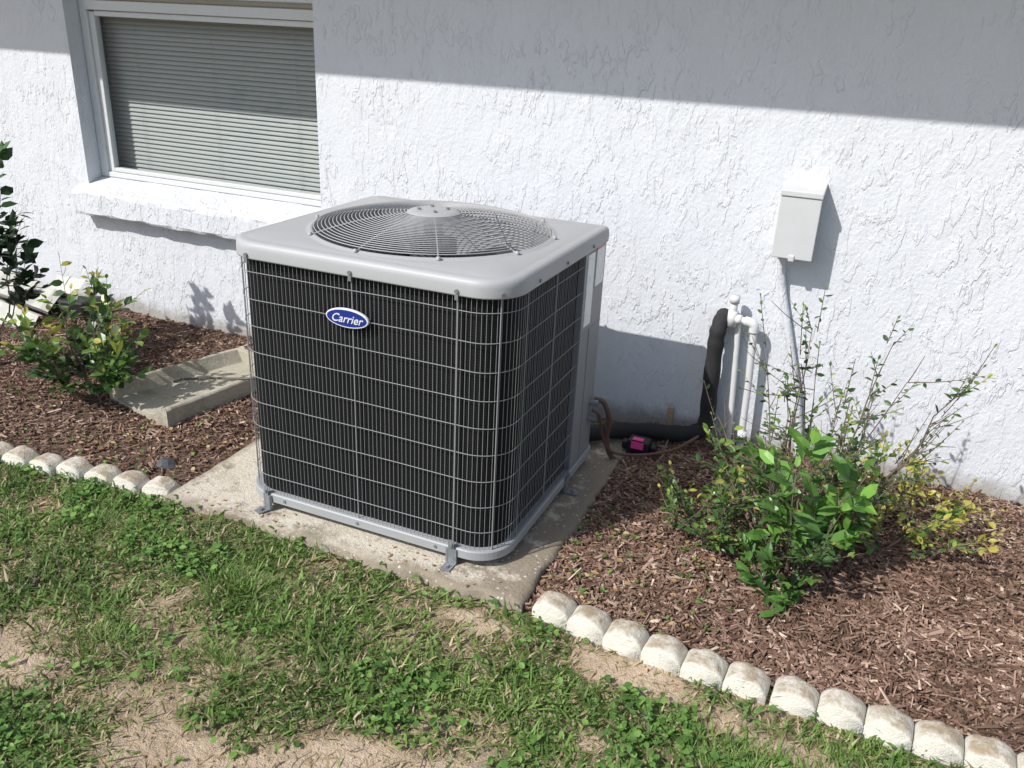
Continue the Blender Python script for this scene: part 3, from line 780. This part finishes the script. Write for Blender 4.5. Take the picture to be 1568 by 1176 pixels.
m.obj('fallen_rod',simple('weathered_rod',(.10,.09,.08),.6,0,.2,60),None,smooth=True)
bm=bmesh.new();bmesh.ops.create_icosphere(bm,subdivisions=2,radius=.03)
for v in bm.verts:
    f=1+.6*(float(vnoise(v.co.x*60+5,v.co.y*60+v.co.z*37,1,3))-.5)
    v.co=Vector((v.co.x*1.2*f,v.co.y*f,v.co.z*.6*f))
me=bpy.data.meshes.new('dark_rock');bm.to_mesh(me);bm.free();me.materials.append(simple('dark_rock',(.07,.075,.08),.6,0,.4,80))
ro=bpy.data.objects.new('dark_rock',me);link(ro);ro.location=(-.42,.085,GZ+.018);ro.rotation_euler=(.3,.2,.6)
# crumpled downspout scrap at far left
m=MB()
for (M,sx,hw) in ((Matrix.Translation((-2.20,.96,.13))@Matrix.Rotation(.35,4,'Z')@Matrix.Rotation(.35,4,'Y')@Matrix.Rotation(.6,4,'X'),.34,.07),
                (Matrix.Translation((-2.18,.82,.03))@Matrix.Rotation(.2,4,'Z')@Matrix.Rotation(.25,4,'Y')@Matrix.Rotation(.95,4,'X'),.32,.06),
                (Matrix.Translation((-2.08,1.12,.13))@Matrix.Rotation(.1,4,'Z')@Matrix.Rotation(.6,4,'X'),.18,.05)):
    V=[];K=9
    for i in range(K):
        x=-sx/2+sx*i/(K-1);zz=.004*(i%2)
        for y_,dz in ((-hw,-.03),(-hw,0),(hw,0),(hw+.01,-.03)):V.append(M@Vector((x,y_,zz+dz)))
    F=[(i*4+k,(i+1)*4+k,(i+1)*4+k+1,i*4+k+1) for i in range(K-1) for k in range(3)]
    m.add(V,F)
m.obj('crumpled_downspout',M_card,None)
m=MB();m.box((-.17,-.05,0),(.17,.06,.10),M=Matrix.Translation((-2.08,1.07,-.02))@Matrix.Rotation(.2,4,'Z'));m.obj('dark_scrap_tray',M_black,None,bevel=.012)
m=MB();m.box((-.05,-.012,0),(.05,.012,.22),M=Matrix.Translation((-.40,1.17,GZ))@Matrix.Rotation(.3,4,'Z')@Matrix.Rotation(-.25,4,'X')@Matrix.Rotation(.15,4,'Y'));m.obj('terracotta_tile',M_terra,None,bevel=.006)

# ------------------------------------------------------------------ shrubs
def shrub(m,c,height,rad,nst,leafL,seed,twig_n=9,leaf_n=7,wid=1.1,lowfrac=.25,bright=.45,twigL=(.06,.16),topbias=1.,bare=0.,base=.3):
    global rng
    rng=np.random.default_rng(seed)
    Ps=[];Ds=[];Ns=[];Ls=[];Rs=[]
    z0=float(mh(c[0],c[1]))
    for s in range(nst):
        az=2*math.pi*(s*.618+rng.random()*.2);sp=rad*rng.uniform(.1,1.)**.8;hh=height*rng.uniform(.5,1.)*(1-.4*(sp/rad)**2)
        n=9;P=[]
        wob=rng.normal(0,.010,(n,3)).cumsum(0)
        for i in range(n):
            t=i/(n-1);P.append((c[0]+math.cos(az)*sp*t**.8+.02*math.cos(az)+wob[i,0],c[1]+math.sin(az)*sp*t**.8+.02*math.sin(az)+wob[i,1],z0-.01+hh*t**1.1))
        P=np.array(P);P[:,1]=np.minimum(P[:,1],YW-.03)
        m.tube(P,np.linspace(.0052,.0014,n)*rng.uniform(.7,1.2),5,mat=0)
        for k in range(twig_n):
            t=rng.uniform(lowfrac,1.)**.8*(n-1);i=min(int(t),n-2);p=P[i]+(P[i+1]-P[i])*(t-i)
            d=rng.normal(0,1,3);d[2]=abs(d[2])*.7+.25*topbias;d[0]+=.8*math.cos(az);d[1]+=.8*math.sin(az);d/=np.linalg.norm(d)
            if k==0:p=P[-1]-.02*d;d=P[-1]-P[-3];d/=np.linalg.norm(d)
            L=rng.uniform(*twigL);q=4
            if p[1]+d[1]*L>YW-.02:d[1]=-abs(d[1])
            T=np.array([p+d*L*u+np.array([0,0,.15*L*u*u]) for u in np.linspace(0,1,q)])
            m.tube(T,np.linspace(.0017,.0008,q),4,mat=0)
            if rng.random()<bare:continue
            tb_=rng.normal(0,.13)
            for j in range(leaf_n):
                u=(j+.6)/leaf_n;lp=p+d*L*u+np.array([0,0,.15*L*u*u])
                side=np.cross(d,[0,0,1.]);side/=np.linalg.norm(side)+1e-9
                side=side*(1 if j%2 else -1)+rng.normal(0,.45,3)
                dd=d*.6+side*.8 if j<leaf_n-1 else d+rng.normal(0,.2,3)
                Ps.append(lp);Ds.append(dd);Ns.append(np.array([0,0,1.])+rng.normal(0,.55,3));Ls.append(leafL*rng.uniform(.5,1.15)*(1-.25*(u>.85)))
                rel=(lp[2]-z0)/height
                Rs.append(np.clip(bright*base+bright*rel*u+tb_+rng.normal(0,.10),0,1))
    leaves(m,np.array(Ps),np.array(Ds),np.array(Ns),np.array(Ls),np.array(Rs),wid,1)
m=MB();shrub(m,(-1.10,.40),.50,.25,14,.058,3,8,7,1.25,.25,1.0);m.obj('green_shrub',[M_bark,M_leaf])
m=MB()
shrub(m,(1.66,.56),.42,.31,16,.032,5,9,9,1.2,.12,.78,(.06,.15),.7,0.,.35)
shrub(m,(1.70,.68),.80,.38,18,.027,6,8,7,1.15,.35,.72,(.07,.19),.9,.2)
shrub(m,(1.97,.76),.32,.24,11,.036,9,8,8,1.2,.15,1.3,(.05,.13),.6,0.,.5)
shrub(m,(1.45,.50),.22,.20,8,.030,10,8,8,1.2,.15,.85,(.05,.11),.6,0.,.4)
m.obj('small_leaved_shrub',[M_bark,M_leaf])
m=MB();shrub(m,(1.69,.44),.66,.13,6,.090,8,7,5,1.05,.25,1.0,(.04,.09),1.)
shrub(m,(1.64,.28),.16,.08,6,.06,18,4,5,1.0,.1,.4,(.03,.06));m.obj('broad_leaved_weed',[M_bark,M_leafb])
m=MB();shrub(m,(-1.80,.38),1.18,.26,12,.075,12,8,7,1.4,.5,.7,(.06,.15));m.obj('dark_leaved_shrub',[M_bark,M_leafd])

# ------------------------------------------------------------------ light, world, camera
S=Vector((.30,.44,-.51)).normalized()
sd=bpy.data.lights.new('sun','SUN');sd.energy=4.6;sd.angle=math.radians(.5);sd.color=(1.,.97,.92)
so=bpy.data.objects.new('sun',sd);link(so);so.rotation_euler=S.to_track_quat('-Z','Y').to_euler()
w=bpy.data.worlds.new('World');scene.world=w;w.use_nodes=True;nt=w.node_tree
sk=nt.nodes.new('ShaderNodeTexSky');sk.sky_type='NISHITA';sk.sun_disc=False
sk.sun_elevation=math.asin(-S.z);sk.sun_rotation=math.atan2(-S.x,-S.y)%(2*math.pi);sk.dust_density=1.5
bg=nt.nodes['Background'];bg.inputs['Strength'].default_value=.15;nt.links.new(sk.outputs[0],bg.inputs['Color'])
R=np.array([.91449,.40222,.04378,.19369,-.34023,-.92018,-.35522,.84998,-.38904]).reshape(3,3)
cam=bpy.data.cameras.new('camera');cam.lens=36*1310.47/1568;cam.sensor_width=36;cam.clip_start=.05;cam.clip_end=2000
co=bpy.data.objects.new('camera',cam);link(co)
co.matrix_world=Matrix(((R[0][0],-R[1][0],-R[2][0],1.7469),(R[0][1],-R[1][1],-R[2][1],-1.9288),(R[0][2],-R[1][2],-R[2][2],1.5),(0,0,0,1)))
scene.camera=co
scene.view_settings.view_transform='Standard';scene.view_settings.look='None';scene.view_settings.exposure=0
